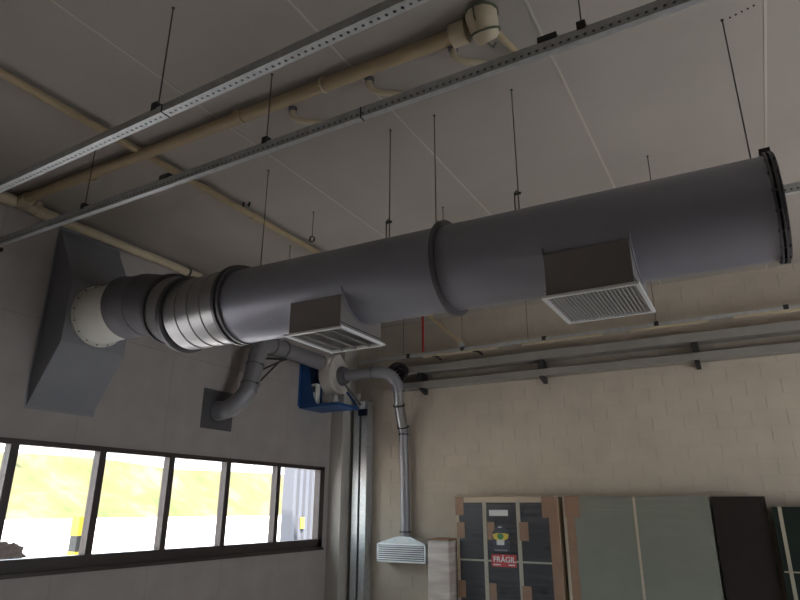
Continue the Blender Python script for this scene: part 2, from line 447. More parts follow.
s1 = strut('bright perforated steel channel nearest the camera, across the top left', WX+.01, 2.8, 2.10, 3.85, 1, joints=(-2.80,), hangers=(-2.88, -.9, .9, 2.2))
s1.rotation_euler.z = -.017
strut('darker perforated steel channel, second from the camera, ending at the left wall', WX+.01, 2.8, 2.86, 4.02, 2, blocks=(-3.80, -.67), joints=(-1.92,), hangers=(-4.85, -2.75, -.48, 1.5))
strut('perforated steel channel behind the big duct, third from the camera', WX+.01, 2.8, 5.45, 4.04, 2, hangers=(-4.69, -2.57, -.463, 1.8))

def rod(x, y, z0, label, z1=CZ, group='threaded hanger rods', hook=None, r=.0045):
    t = thing('hanger_rod', label, 'rod', (x, y, z0), group=group)
    put('rod', TB([(0, 0, 0), (0, 0, z1-z0)], r, seg=8), M['rod'], t)
    put('ceiling_anchor', disc(bmesh.new(), (0, 0, z1-z0-.004), (0, 0, 1), .010, .008, seg=8), M['clamp'], t)
    if hook:
        bm = bmesh.new(); tube(bm, arc((.0, 0, hook+.02), (-.03, 0, hook+.05), (-.03, 0, hook-.03), 6)+[Vector((-.03, 0, 0))], .005, seg=6)
        box(bm, (-.032, -.008, hook-.005), (.02, .008, hook+.012))
        put('hook', bm, M['clamp'], t)
    return t
P = 'thin steel rod holding '
rod(-2.88, 2.038, 3.90, P+'the nearest channel at its joint, upper left')
rod(-4.85, 2.86, 4.08, P+'the second channel near the left wall, leftmost rod')
rod(-2.75, 2.86, 4.08, P+'the second channel, crossing the long ceiling pipe')
rod(-.48, 2.86, 4.08, P+'the second channel beside its right splice plate, top edge')
rod(-4.69, 5.45, 4.10, P+'the hidden third channel, short, above the louvred box')
rod(-2.57, 5.45, 4.10, P+'the hidden third channel, short, above the duct ring')
rod(-.463, 5.45, 4.10, P+'the hidden third channel, short, above the grid box')
def dtop(x): return 3.33-(x+3.85)*(.05/4.15)+.335-(x+3.85)*(.02/4.15)
for x, lab, hk in ((.243, 'the duct, rightmost rod near its capped end', None), (-1.235, 'the duct, with a hook, right of the ring', .16), (-1.91, 'the duct at the ring, long and straight', None),
                   (-2.335, 'the duct, with a hook, left of the ring', .17), (-3.71, 'the duct, crossing in front of the beige pipe', None)):
    rod(x, 3.92, dtop(x)+.004, P+lab, hook=hk)
t = rod(-3.87, 4.85, 4.40, P+'a small clamp beside the beige pipe')
put('clamp', ring(bmesh.new(), (0, 0, -.03), (0, 1, .2), .035, .026, .02, seg=20), M['clamp'], t)

# ------------------------------------------------------------------ ceiling pipes
t = thing('ceiling_pipe', 'long thick brownish pipe along the ceiling ending in a capped fitting', 'pipe', (-6.2, 3.04, 4.62))
O = Vector((-6.2, 3.04, 4.62))
put('pipe', TB([Vector((-6.25, 3.02, 4.62))-O, Vector((-1.33, 3.09, 4.62))-O], .051, seg=20), M['beige'], t)
for x in (-3.25, -5.2): put('coupling', TB([Vector((x-.03, 3.055, 4.62))-O, Vector((x+.03, 3.055, 4.62))-O], .059, seg=20), M['beige'], t)
cl = ring(bmesh.new(), Vector((-2.42, 3.07, 4.62))-O, (1, 0, 0), 0.059, .050, .016, seg=24)
put('pipe_clamp', cl, M['white'], t)
put('end_collar', TB([Vector((-1.36, 3.09, 4.62))-O, Vector((-1.25, 3.09, 4.62))-O], .08, seg=24), M['white'], t)
e = put('end_fitting', TB([Vector(q)-O for q in ((-1.135, 3.055, 4.69), (-1.135, 3.06, 4.655), (-1.13, 3.08, 4.60), (-1.125, 3.125, 4.525), (-1.122, 3.14, 4.51))], [.105, .108, .102, .082, .06], seg=12), M['white'], t, smooth=50)
put('rim', ring(bmesh.new(), Vector((-1.135, 3.057, 4.675))-O, (0, -.1, 1), .116, .10, .012, seg=24), M['tape'], e)
put('strap', ring(bmesh.new(), Vector((-1.127, 3.105, 4.56))-O, (0, -.5, .86), .102, .09, .012, seg=24), M['tape'], e)
put('strap', TB([Vector(q)-O for q in ((-1.15, 2.95, 4.66), (-1.15, 2.98, 4.59), (-1.135, 3.05, 4.50), (-1.12, 3.12, 4.488), (-1.11, 3.19, 4.50), (-1.10, 3.215, 4.55))], .007, seg=6), M['tape'], e)
put('branch_pipe', TB([Vector((-1.08, 3.16, 4.60))-O, Vector((-1.02, 3.5, 4.62))-O, Vector((-1.0, 3.62, 4.68))-O], .022, seg=12), M['beige'], t)
for (x, lab) in ((-2.874, 'curved beige pipe stub under the ceiling, leftmost of the three'), (-2.131, 'curved beige pipe stub under the ceiling, middle of the three'),
                 (-1.431, 'curved beige pipe stub under the ceiling, rightmost of the three, near the fitting')):
    t = thing('pipe_stub', lab, 'pipe', (x, 3.26, CZ), group='curved pipe stubs along the ceiling pipe')
    put('bend', TB([(0, 0, 0), (0, 0, -.06)]+arc((0, 0, -.06), (0, .02, -.11), (.08, .07, -.115), 6)[1:]+[Vector((.27, .24, -.10)), Vector((.36, .34, -.02))], .024, seg=12), M['white'], t)
    put('socket', ring(bmesh.new(), (0, 0, -.02), (0, 0, 1), .036, .023, .03, seg=20), M['ductdark'], t)

t = thing('beige_pipe', 'long beige pipe running along the ceiling from top left towards the back wall', 'pipe', (-4.45, -5.9, 4.65))
put('pipe', TB([(0, 0, 0), (0, 14.7, 0), (.02, 14.78, 0)], .033, seg=16), M['beige'], t)
for y in (8.9, 10.4, 12.5): put('coupling', TB([(0, y, 0), (0, y+.12, 0)], .041, seg=16), M['beige'], t)
t = thing('sloping_pipe', 'beige pipe sloping from the ceiling down to the rail on the back wall', 'pipe', (-4.43, 8.85, 4.62))
put('pipe', TB([(0, 0, 0), (.53, .04, -.49)], .028, seg=12), M['beige'], t)
put('end_clamp', B((.48, .0, -.56), (.56, .08, -.49)), M['alud'], t, smooth=0)
o = put('red_pipe', TB([(-4.60, 8.86, 4.69), (-4.60, 8.86, 4.06)], .019, seg=12), M['red'])
tag(o, 'thin vertical red pipe dropping from the ceiling to the rail', 'pipe')
t = thing('wall_pipe', 'cream pipe along the top of the left wall above the duct hood', 'pipe', (WX+.07, -5.9, 4.60))
put('pipe', TB([(0, 0, 0), (0, 14.6, 0)], .052, seg=20), M['white'], t)
for y in (8.65, 9.1): put('fitting', TB([(0, y, 0), (0, y+.22, 0)], .066, seg=20), M['white'], t)
put('tee', TB([(0, 8.95, 0), (.17, 8.93, .02)], .07, seg=20), M['white'], t)
put('tee', TB([(0, 9.1, .0), (0.02, 9.12, .09)], .045, seg=12), M['white'], t)
for y in (11.2, 12.6): put('pipe_clamp', ring(bmesh.new(), (0, y, 0), (0, 1, 0), .062, .05, .03, seg=20), M['rod'], t)
o = put('strut_end_cap', TB([(WX, 2.97, 4.06), (WX+.05, 2.97, 4.06)], .022, seg=10), M['dark'])
tag(o, 'small black stub on the left wall below the channel end', 'stub')
t = thing('anchor_marks', 'cluster of small black bolts in the ceiling beside the beige pipe', 'bolts', (-4.42, 4.33, CZ))
for dx, dy in ((0, 0), (.05, .03), (.03, -.03), (.09, 0)):
    put('bolt', disc(bmesh.new(), (dx, dy, -.012), (0, 0, 1), .012, .024, seg=6), M['dark'], t)
t = thing('anchor_marks', 'row of small black holes in the ceiling beside the rightmost rod', 'bolts', (.27, 3.92, CZ))
for k in range(5): put('bolt', disc(bmesh.new(), (.02+.035*k, -.01*k, -.003), (0, 0, 1), .006, .006, seg=6), M['dark'], t)

# ------------------------------------------------------------------ duct hood on the left wall
t = thing('wall_hood', 'big grey sheet metal hood on the left wall feeding the large duct', 'duct hood', (WX, 3.92, 2.56))
y0, y1 = -.375, .37; p = .40
prof = [(0, 0), (p, .635), (p, 1.325), (0, 1.985)]
bm = prism(bmesh.new(), [(x, y0, z) for x, z in prof], (0, y1-y0, 0))
put('hood_body', bm, M['hood'], t, smooth=0, bevel=.006)
bm = bmesh.new(); box(bm, (0, y0-.02, -.02), (.004, y1+.02, 2.005)); put('wall_flange', bm, M['hood'], t, smooth=0)
# ------------------------------------------------------------------ the large duct
AX = 3.92
D = thing('large_duct', 'large round grey ventilation duct hung across the room from the wall hood', 'duct', (WX+.4, AX, 3.55))
D0 = Vector((WX+.4, AX, 3.55))
def dp(name, bm, m, parent=D, **k):
    bmesh.ops.translate(bm, verts=bm.verts, vec=-D0); return put(name, bm, m, parent, **k)
c0 = (WX+.4, AX, 3.55)
cp = dp('white_collar', TB([(WX+.402, AX, 3.55), (WX+.43, AX, 3.55), (WX+.431, AX, 3.55), (-5.48, AX, 3.57)], [.335, .335, .305, .30], seg=64), M['collar'])
cp['label'] = 'white flexible collar at the hood'
for k in range(16):
    a = 2*PI*k/16; dp('rivet', disc(bmesh.new(), (WX+.434, AX+.32*math.cos(a), 3.55+.32*math.sin(a)), (1, 0, 0), .008, .01, seg=6), M['clamp'], cp)
# segmented bend: stations along the path
A1 = [(-5.52, 3.578, .325), (-5.50, 3.577, .334), (-5.46, 3.575, .318), (-5.22, 3.562, .318), (-5.20, 3.56, .323), (-5.18, 3.558, .318), (-4.86, 3.478, .318)]
s = dp('first_sleeve', TB([(x, AX, z) for x, z, r in A1], [r for x, z, r in A1], seg=72), M['ductdark'], smooth=25)
dp('flange', ring(bmesh.new(), (-4.83, AX, 3.46), (1, 0, -.28), .352, .30, .045, seg=72), M['flange'])
A2 = [(-4.83, 3.465, .33), (-4.70, 3.40, .33), (-4.56, 3.36, .335)]
dp('second_sleeve', TB([(x, AX, z) for x, z, r in A2], [r for x, z, r in A2], seg=72), M['galvseg'])
dp('flange', ring(bmesh.new(), (-4.58, AX, 3.362), (1, 0, -.18), .372, .31, .05, seg=72), M['flange'])
A3 = [(-4.56, .338)]
for k in range(1, 5):
    x = -4.56+.155*k
    A3 += [(x-.012, .338), (x-.006, .346), (x+.006, .346), (x+.012, .338)]
A3 += [(-3.86, .338)]
dp('ribbed_sleeve', TB([(x, AX, 3.355-.01*(x+4.56)) for x, r in A3], [r for x, r in A3], seg=72), M['galvseg'], smooth=25)
bm = bmesh.new(); ring(bm, (-3.90, AX, 3.348), (1, 0, -.04), .372, .31, .03, seg=72); ring(bm, (-3.85, AX, 3.345), (1, 0, -.04), .362, .31, .03, seg=72)
dp('flange', bm, M['flange'])
def az(x): return 3.33-(x+3.85)*(.05/4.15)
def ar(x): return .335-(x+3.85)*(.02/4.15)
dp('duct_body', TB([(-3.86, AX, az(-3.86)), (-1.79, AX, az(-1.79))], [ar(-3.86), ar(-1.79)], seg=80), M['duct'])
dp('duct_body', TB([(-1.78, AX, az(-1.78)), (.30, AX, az(.3))], [ar(-1.78), ar(.3)], seg=80), M['duct'])
dp('flange', ring(bmesh.new(), (-1.785, AX, az(-1.785)), (1, 0, 0), .366, .31, .03, seg=72), M['flange'])
bm = bmesh.new(); ring(bm, (.30, AX, az(.3)), (1, 0, 0), (.335), .30, .012, seg=72); ring(bm, (.325, AX, az(.3)), (1, 0, 0), .335, .30, .012, seg=72)
disc(bm, (.34, AX, az(.3)), (1, 0, 0), .325, .012, seg=72)
cap = dp('end_cap', bm, M['flange'])
for k in range(18):
    a = 2*PI*k/18+.1
    dp('end_bolt', disc(bmesh.new(), (.315, AX+.326*math.cos(a), az(.3)+.326*math.sin(a)), (1, 0, 0), .009, .05, seg=6), M['clamp'], cap)
bm = bmesh.new(); box(bm, (.29, AX-.03, az(.3)+.33), (.35, AX+.03, az(.3)+.39)); dp('top_lug', bm, M['clamp'])

# diffusers: each a child group of the duct
def diffuser(x0, x1, zg_, kind):
    yf, yb = 3.615, 4.195
    zt = 3.14
    # body: box whose top follows the round duct
    bm = bmesh.new(); n = 14
    def cut(y):
        dy = y-AX; rr = ar(x0)-.01; zc = az(x0)
        return zc-math.sqrt(max(rr*rr-dy*dy, .0)) if abs(dy) < rr else zt
    top = []
    for i in range(n+1):
        y = yf+(yb-yf)*i/n; top.append((y, min(cut(y)+.03, zt)))
    poly = [(x0, yf, zg_+.02)]+[(x0, y, z) for y, z in top]+[(x0, yb, zg_+.02)]
    prism(bm, poly, (x1-x0, 0, 0))
    body = dp('diffuser_box', bm, M['box'], smooth=0)
    body.parent = D
    for x in (x0-.004, x1+.004):
        pts = []
        for i in range(n+1):
            a = math.radians(200+140*i/n); rr = ar(x)+.006
            y, z = AX+rr*math.cos(a), az(x)+rr*math.sin(a)
            if y > yf-.01 and y < yb: pts.append((x, y, z))
        dp('seam', TB(pts, .006, seg=6), M['ductdark'], body)
    fr = bmesh.new(); w = .026; a0, a1, b0, b1 = x0-.03, x1+.03, yf-.025, yb+.035
    for lo, hi in (((a0, b0), (a1, b0+w)), ((a0, b1-w), (a1, b1)), ((a0, b0+w), (a0+w, b1-w)), ((a1-w, b0+w), (a1, b1-w))):
        box(fr, (lo[0], lo[1], zg_-.006), (hi[0], hi[1], zg_+.012))
    f = dp('grille_frame', fr, M['alu'], body, smooth=0, bevel=.002)
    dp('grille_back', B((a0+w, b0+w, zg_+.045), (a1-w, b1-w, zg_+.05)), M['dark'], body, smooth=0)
    g = bmesh.new()
    if kind == 'louvre':
        for k in range(24):
            y = b0+w+(b1-b0-2*w)*(k+.5)/24
            box(g, (a0+w, y-.0125, zg_+.008), (a1-w, y+.0125, zg_+.0105), rot=Matrix.Rotation(.3, 3, 'X'))
        dp('louvre_blades', g, M['alud'], body, smooth=0)
        g = bmesh.new()
        for k in range(1, 4):
            x = a0+(a1-a0)*k/4; box(g, (x-.005, b0+w, zg_-.004), (x+.005, b1-w, zg_+.012))
        dp('divider_bars', g, M['box'], body, smooth=0)
    else:
        for k in range(22):
            x = a0+w+(a1-a0-2*w)*(k+.5)/22; box(g, (x-.0025, b0+w, zg_), (x+.0025, b1-w, zg_+.03))
        dp('grille_bars', g, M['alud'], body, smooth=0)
        g = bmesh.new()
        for k in range(15):
            y = b0+w+(b1-b0-2*w)*(k+.5)/15; box(g, (a0+w, y-.0045, zg_+.004), (a1-w, y+.0045, zg_+.01))
        dp('grille_crossbars', g, M['alud'], body, smooth=0)
    return body
d1 = diffuser(-3.065, -2.575, 2.872, 'louvre'); d1['label'] = 'left outlet box with bright framed louvre grille'
d2 = diffuser(-1.0, -.475, 2.842, 'grid'); d2['label'] = 'right outlet box with open grid grille'

# ------------------------------------------------------------------ exhaust duct to the fan
E0 = Vector((WX, 6.13, 2.86))
t = thing('bent_duct', 'bent grey pipe duct rising from a square plate on the left wall to the fan', 'duct', E0)
def ep(name, bm, m, parent=t, **k):
    bmesh.ops.translate(bm, verts=bm.verts, vec=-E0); return put(name, bm, m, parent, **k)
ep('wall_plate', B((WX, 5.86, 2.595), (WX+.006, 6.43, 3.13)), M['flange'], smooth=0)
pth = [Vector((WX+.007, 6.135, 2.85)), Vector((-6.27, 6.14, 2.85))]+arc((-6.27, 6.14, 2.85), (-6.07, 6.17, 2.88), (-6.0, 6.31, 3.14), 10)[1:]
ep('lower_bend', TB(pth, [.135]+[.125]*(len(pth)-1), seg=32), M['pvcgrey'])
ep('riser', TB([(-6.0, 6.30, 3.12), (-6.0, 6.42, 3.62)], .122, seg=32), M['pvcgrey'])
for z in (3.22, 3.50):
    y = 6.30+(z-3.12)*.24; bm = bmesh.new()
    ring(bm, (-6.0, y, z), (0, .23, 1), .134, .12, .02, seg=32); box(bm, (-6.16, y-.02, z-.012), (-6.12, y+.02, z+.012)); box(bm, (-5.88, y-.02, z-.012), (-5.84, y+.02, z+.012))
    ep('clamp_band', bm, M['ductdark'])
ep('upper_bend', TB([(-6.0, 6.41, 3.60)]+arc((-6.0, 6.43, 3.66), (-6.0, 6.46, 3.86), (-6.0, 6.72, 3.86), 10), .128, seg=32), M['pvcgrey'])
ep('upper_run', TB([(-6.0, 6.70, 3.86), (-6.0, 7.98, 3.84)], .122, seg=32), M['pvcgrey'])
for y in (6.72, 6.98): ep('clamp_band', ring(bmesh.new(), (-6.0, y, 3.86), (0, 1, 0), .137, .12, .03, seg=32), M['ductdark'])
for a, b in (((WX+.02, 6.9, 3.38), (-6.0, 6.95, 3.70)), ((WX+.02, 6.62, 3.70), (-5.94, 7.0, 3.70)), ((-6.05, 6.45, 3.40), (-5.98, 6.98, 3.70))):
    ep('support_strut', TB([a, b], .015, seg=6), M['clamp'])

# fan bracket and fan
K0 = Vector((WX, 7.9, 3.13))
t = thing('fan_bracket', 'blue steel wall bracket carrying the white fan in the corner', 'bracket', K0)
def kp(name, bm, m, parent=t, **k):
    bmesh.ops.translate(bm, verts=bm.verts, vec=-K0); return put(name, bm, m, parent, **k)
kp('shelf', B((WX, 7.90, 3.12), (-5.62, 8.5, 3.17)), M['blue'], smooth=0, bevel=.004)
kp('side_plate', prism(bmesh.new(), [(WX+.0, 7.91, 3.17), (WX+.0, 7.91, 3.90), (WX+.02, 7.91, 3.90), (-6.25, 7.91, 3.80), (-6.12, 7.91, 3.30), (-6.05, 7.91, 3.17)], (0, .012, 0)), M['blue'], smooth=0)
kp('back_plate', B((WX, 7.86, 3.15), (WX+.012, 8.5, 3.90)), M['blue'], smooth=0)
kp('brace', TB([(-6.26, 8.44, 3.95), (-5.62, 8.44, 3.18)], .018, seg=4), M['blue'], smooth=0)
kp('brace', TB([(-5.60, 7.98, 3.5), (-5.45, 8.3, 3.16)], .02, seg=4), M['flange'], smooth=0)
FC = Vector((-5.93, 8.26, 3.66))
t = thing('scroll_fan', 'white snail-shell fan on the blue bracket in the corner', 'fan', (-5.93, 8.2, 3.17))
f0 = Vector((-5.93, 8.2, 3.17))
def fp(name, bm, m, parent=t, **k):
    bmesh.ops.translate(bm, verts=bm.verts, vec=-f0); return put(name, bm, m, parent, **k)
poly = []
for k in range(34):                              # spiral casing in the YZ plane
    a = math.radians(95-k*10.2) ; rr = .24+.12*(k/33)
    poly.append((FC.x-.12, FC.y+rr*math.cos(a), FC.z+rr*math.sin(a)))
poly += [(FC.x-.12, FC.y-.30, FC.z+.31), (FC.x-.12, FC.y-.05, FC.z+.33)]
poly = []
for k in range(31):
    a = math.radians(100+k*10); rr = .37-.11*(k/30)
    poly.append((FC.x-.12, FC.y+rr*math.cos(a), FC.z+rr*math.sin(a)))
fp('scroll_casing', prism(bmesh.new(), poly, (.24, 0, 0)), M['fanwhite'], smooth=40, bevel=.02)
fp('outlet_neck', TB([(FC.x, FC.y-.02, FC.z+.20), (-5.99, 7.93, 3.845)], [.15, .135], seg=24), M['fanwhite'])
fp('inlet_ring', TB([(FC.x+.11, FC.y, FC.z), (FC.x+.20, FC.y, FC.z)], [.17, .14], seg=32), M['ductdark'])
fp('motor', TB([(FC.x-.12, FC.y, FC.z), (FC.x-.36, FC.y, FC.z)], .1, seg=24), M['blue'])
bm = bmesh.new()
prism(bm, [(FC.x-.02, FC.y-.10, 3.17), (FC.x-.02, FC.y+.10, 3.17), (FC.x-.02, FC.y+.02, FC.z-.25), (FC.x-.02, FC.y-.02, FC.z-.25)], (.04, 0, 0))
box(bm, (FC.x-.1, FC.y-.14, 3.17), (FC.x+.1, FC.y+.14, 3.185))
fp('foot', bm, M['fanwhite'], smooth=0)
t = thing('control_box', 'small white box with a dark label on the blue bracket', 'control box', (-6.14, 7.99, 3.17))
put('case', B((-.06, -.05, 0), (.06, .05, .34)), M['wlabel'], t, smooth=0, bevel=.006)
put('dark_label', B((-.035, -.053, .20), (.035, -.05, .30)), M['flange'], t, smooth=0)

# fan outlet pipe down the back wall
t = thing('down_pipe', 'grey pipe from the fan bending down the back wall to the louvred hood', 'duct pipe', (-5.05, 9.08, 1.17))
g0 = Vector((-5.05, 9.08, 1.17))
def gp(name, bm, m, parent=t, **k):
    bmesh.ops.translate(bm, verts=bm.verts, vec=-g0); return put(name, bm, m, parent, **k)
gp('horizontal_run', TB([(FC.x+.19, FC.y, FC.z), (-5.30, 8.42, 3.70)], .088, seg=28), M['pvcgrey'])
gp('bend', TB([(-5.32, 8.42, 3.70)]+arc((-5.30, 8.42, 3.70), (-5.0, 8.62, 3.76), (-4.98, 8.72, 3.40), 10), .1, seg=28), M['pvcgrey'])
gp('sleeve', TB([(-4.98, 8.70, 3.46), (-5.02, 8.78, 3.22), (-5.08, 9.04, 2.84)], [.086, .084, .08], seg=28), M['galvseg'])
gp('vertical_pipe', TB([(-5.08, 9.03, 2.90), (-5.095, 9.08, 2.78), (-5.055, 9.08, 1.17)], .077, seg=28), M['pvcgrey'])
bm = bmesh.new()
for c, a, r in (((-4.98, 8.72, 3.41), (0, .2, -1), .1), ((-5.02, 8.79, 3.19), (-.1, .45, -1), .1), ((-5.075, 9.03, 2.87), (-.1, .45, -1), .096), ((-5.095, 9.08, 2.75), (0, 0, 1), .088), ((-5.057, 9.08, 1.23), (0, 0, 1), .095)):
    gp('clamp_ring', ring(bmesh.new(), c, a, r, .075, .022, seg=28), M['clamp'])
for c, a, r, q in (((-5.55, 8.36, 3.68), (1, .2, 0), .093, .02), ((-5.32, 8.42, 3.70), (1, .3, 0), .104, .03)):
    gp('joint_ring', ring(bmesh.new(), c, a, r, .085, q, seg=28), M['ductdark'])
# louvred hood
t = thing('louvred_hood', 'pale louvred metal hood at the foot of the pipe on the back wall', 'vent hood', (-5.05, 9.2, .8))
h0 = Vector((-5.05, 9.2, .8))
def hp(name, bm, m, parent=t, **k):
    bmesh.ops.translate(bm, verts=bm.verts, vec=-h0); return put(name, bm, m, parent, **k)
yF = 8.93
zt_, zb_, xl, xr = 1.06, .79, -5.49, -4.62
poly = [(xl, yF, zb_), (xr, yF, zb_), (xr, yF, zt_), (-4.90, yF, 1.17), (-5.11, yF, 1.17), (xl, yF, zt_)]
hp('hood_body', prism(bmesh.new(), poly, (0, 9.19-yF, 0)), M['galv'], smooth=0, bevel=.004)
fr = bmesh.new()
for lo, hi in (((xl, zb_), (xr, zb_+.025)), ((xl, zt_-.02), (xr, zt_)), ((xl, zb_), (xl+.025, zt_)), ((xr-.025, zb_), (xr, zt_))):
    box(fr, (lo[0], yF-.012, lo[1]), (hi[0], yF-.001, hi[1]))
hp('hood_frame', fr, M['alu'], smooth=0)
hp('louvre_backing', B((xl+.025, yF-.003, zb_+.025), (xr-.025, yF-.001, zt_-.02)), M['flange'], smooth=0)
g = bmesh.new()
for k in range(7):
    z = zb_+.045+k*.031; box(g, (xl+.03, yF-.020, z-.009), (xr-.03, yF-.016, z+.009), rot=Matrix.Rotation(-.6, 3, 'X'))
hp('louvre_blades', g, M['alu'], smooth=0)

# steel channel uprights at the corner
for x, lab in ((-5.985, 'galvanised steel upright beside the corner pilaster, left of the pair'), (-5.825, 'galvanised steel upright on the back wall, right of the pair')):
    t = thing('steel_upright', lab, 'steel channel', (x, 9.1, 0), group='pair of steel uprights in the corner')
    bm = bmesh.new(); h = 3.36
    box(bm, (-.062, -.10, 0), (.062, -.096, h)); box(bm, (-.062, -.10, 0), (-.058, .09, h)); box(bm, (.058, -.10, 0), (.062, .09, h))
    put('channel', bm, M['galv'], t, smooth=0)
o = put('glint_plate', B((-5.92, 8.985, 3.22), (-5.82, 8.998, 3.35)), M['tag'], smooth=0)  # bright reflection at the uprights, painted as a white plate
tag(o, 'small white painted glint at the top of the steel uprights', 'tag')
o = put('glint_plate', B((-5.99, 8.985, 3.38), (-5.92, 8.998, 3.49)), M['wlabel'], smooth=0)  # dimmer glint beside it, also painted as a pale plate
tag(o, 'small pale painted glint above and left of the bright white one, near the bracket', 'tag')
o = put('cable_box', B((-5.93, 8.95, 3.10), (-5.76, 9.0, 3.21)), M['navy'], smooth=0, bevel=.006)
tag(o, 'small dark box under the white painted glint on the uprights', 'box')

# ------------------------------------------------------------------ gutters and rail along the back wall
t = thing('light_rail', 'thin steel rail with pale strips hung in front of the back wall', 'rail', (-5.9, 8.9, 4.0))
put('rail', B((0, -.02, 0), (9.0, .02, .045)), M['galv'], t, smooth=0, bevel=.002)
for a, b in ((1.3, 2.6), (3.0, 4.2), (4.6, 5.6), (5.9, 7.2), (7.5, 8.8)):
    put('pale_strip', B((a, -.035, -.03), (b, .035, -.002)), M['white'], t, smooth=0)
for x in (1.0, 2.0, 3.35, 4.95, 6.5, 8.2): put('rail_clip', B((x-.03, -.026, -.005), (x+.03, .026, .065)), M['clamp'], t, smooth=0)
for x, lab in ((-3.90, 'thin steel rod holding the back rail beside the sloping beige pipe'), (-2.80, 'thin steel rod holding the back rail, between the two outlet boxes'),
               (-.95, 'thin steel rod holding the back rail, right of the grid outlet box'), (-5.0, 'thin steel rod holding the back rail, left of the red pipe')):
    rod(x, 8.9, 4.04, lab)
for x in (-4.45, -3.72):
    o = put('cable_hook', TB(arc((x, 8.9, 3.98), (x+.1, 8.9, 3.97), (x+.16, 8.9, 3.90), 6), .02, seg=8), M['brownd'])
    tag(o, 'short brown hook under the rail, '+('just right of the red pipe' if x < -4 else 'below the sloping beige pipe end'), 'hook', 'brown hooks under the rail')
t = thing('wall_gutter', 'wide grey sheet metal tray along the back wall below the rail', 'cable tray', (-5.3, BY, 3.72))
put('tray', B((0, -.24, .02), (8.7, -.002, .15)), M['tray'], t, smooth=0, bevel=.01)
t2 = thing('wall_gutter', 'narrow lower grey tray on black brackets along the back wall', 'cable tray', (-5.3, BY, 3.46))
put('tray', B((0, -.20, .03), (8.7, -.002, .14)), M['tray'], t2, smooth=0, bevel=.01)
for x, lab in ((-4.72, 'near the pipe elbow'), (-2.66, 'middle one below the grid outlet box'), (-.52, 'right of the grid outlet box'), (1.6, 'outermost on the right')):
    t = thing('tray_bracket', 'black wall bracket holding the lower tray, '+lab, 'bracket', (x, BY, 3.40), group='black brackets under the trays')
    bm = bmesh.new(); prism(bm, [(-.03, 0, .0), (-.03, 0, .088), (-.03, -.22, .088), (-.03, -.22, .065)], (.06, 0, 0))
    put('lower_arm', bm, M['clamp'], t, smooth=0)
    bm = bmesh.new(); box(bm, (-.04, -.22, .20), (.04, -.03, .338)); put('upper_arm', bm, M['clamp'], t, smooth=0)
t = thing('cable_bundle', 'dark bundle of cables stuffed behind the pipe elbow at the tray end', 'cables', (-5.10, 8.87, 3.74))
bm = bmesh.new()
for k in range(9):
    a = k*.7; c = Vector((.03*math.cos(a*2), -.06+.012*k, .02*math.sin(a*3)))
    pts = [c+Vector(((.20-.014*k)*math.cos(q*PI/10), .015*math.sin(q*.9+k), (.16-.012*k)*math.sin(q*PI/10))) for q in range(20)]
    tube(bm, pts+[pts[0]], .02, seg=8, caps=False)
put('coil', bm, M['cable'], t)

# ------------------------------------------------------------------ wrapped stacks against the back wall
yS = 8.95
t = thing('dark_panel_stack', 'stack of dark panels strapped with beige bands and cardboard pads, red label', 'stack of panels', (-3.35, yS, 0))
q0 = Vector((-3.35, yS, 0))
def sp(name, bm, m, parent=t, **k):
    bmesh.ops.translate(bm, verts=bm.verts, vec=-q0); return put(name, bm, m, parent, **k)
sp('panels', B((-4.09, yS+.02, .05), (-2.60, 9.17, 1.72)), M['glossy'], smooth=0)
bm = bmesh.new(); box(bm, (-4.115, yS+.012, .05), (-4.07, 9.175, 1.745)); box(bm, (-2.69, yS+.012, .05), (-2.55, 9.175, 1.745)); box(bm, (-4.07, yS+.012, 1.67), (-2.69, 9.175, 1.745))
sp('edge_board', bm, M['cardp'], smooth=0)
bm = bmesh.new(); box(bm, (-2.69, yS+.010, .05), (-2.553, yS+.0118, 1.743)); sp('side_card', bm, M['card'], smooth=0)
for x in (-3.655, -3.135):
    sp('vertical_strap', B((x-.028, yS+.004, .05), (x+.028, yS+.012, 1.70)), M['strap'], smooth=0)
for z in (.875, .12):
    sp('horizontal_strap', B((-4.07, yS+.002, z-.012), (-2.69, yS+.010, z+.012)), M['strap'], smooth=0)
for (a, b, c, d) in ((-4.118, -3.985, 1.49, 1.752), (-4.10, -3.975, 1.17, 1.39), (-3.615, -3.505, 1.155, 1.40), (-3.126, -2.995, 1.155, 1.405),
                     (-2.78, -2.60, 1.465, 1.748), (-4.10, -3.985, .37, .594), (-3.62, -3.51, .35, .58), (-3.13, -3.0, .35, .57)):
    sp('cardboard_pad', B((a, yS-.004, c), (b, yS+.006, d)), M['card'], smooth=0)
sp('paper_label', B((-3.576, yS-.003, 1.485), (-3.287, yS+.004, 1.566)), M['wlabel'], smooth=0)
cx = -3.415
navy = sp('navy_label', prism(bmesh.new(), [(cx-.11, yS-.006, .99), (cx+.13, yS-.006, .99), (cx+.13, yS-.006, 1.12), (cx+.125, yS-.006, 1.25), (cx+.06, yS-.006, 1.33), (cx+.03, yS-.006, 1.36), (cx-.03, yS-.006, 1.36), (cx-.06, yS-.006, 1.33), (cx-.125, yS-.006, 1.25), (cx-.12, yS-.006, 1.12)], (0, .006, 0)), M['navy'], smooth=0)
sp('yellow_emblem', prism(bmesh.new(), [(cx-.12, yS-.008, 1.23), (cx-.10, yS-.008, 1.17), (cx-.05, yS-.008, 1.155), (cx+.06, yS-.008, 1.155), (cx+.11, yS-.008, 1.18), (cx+.125, yS-.008, 1.235), (cx+.06, yS-.008, 1.25), (cx-.06, yS-.008, 1.25)], (0, .002, 0)), M['yellow'], navy, smooth=0)
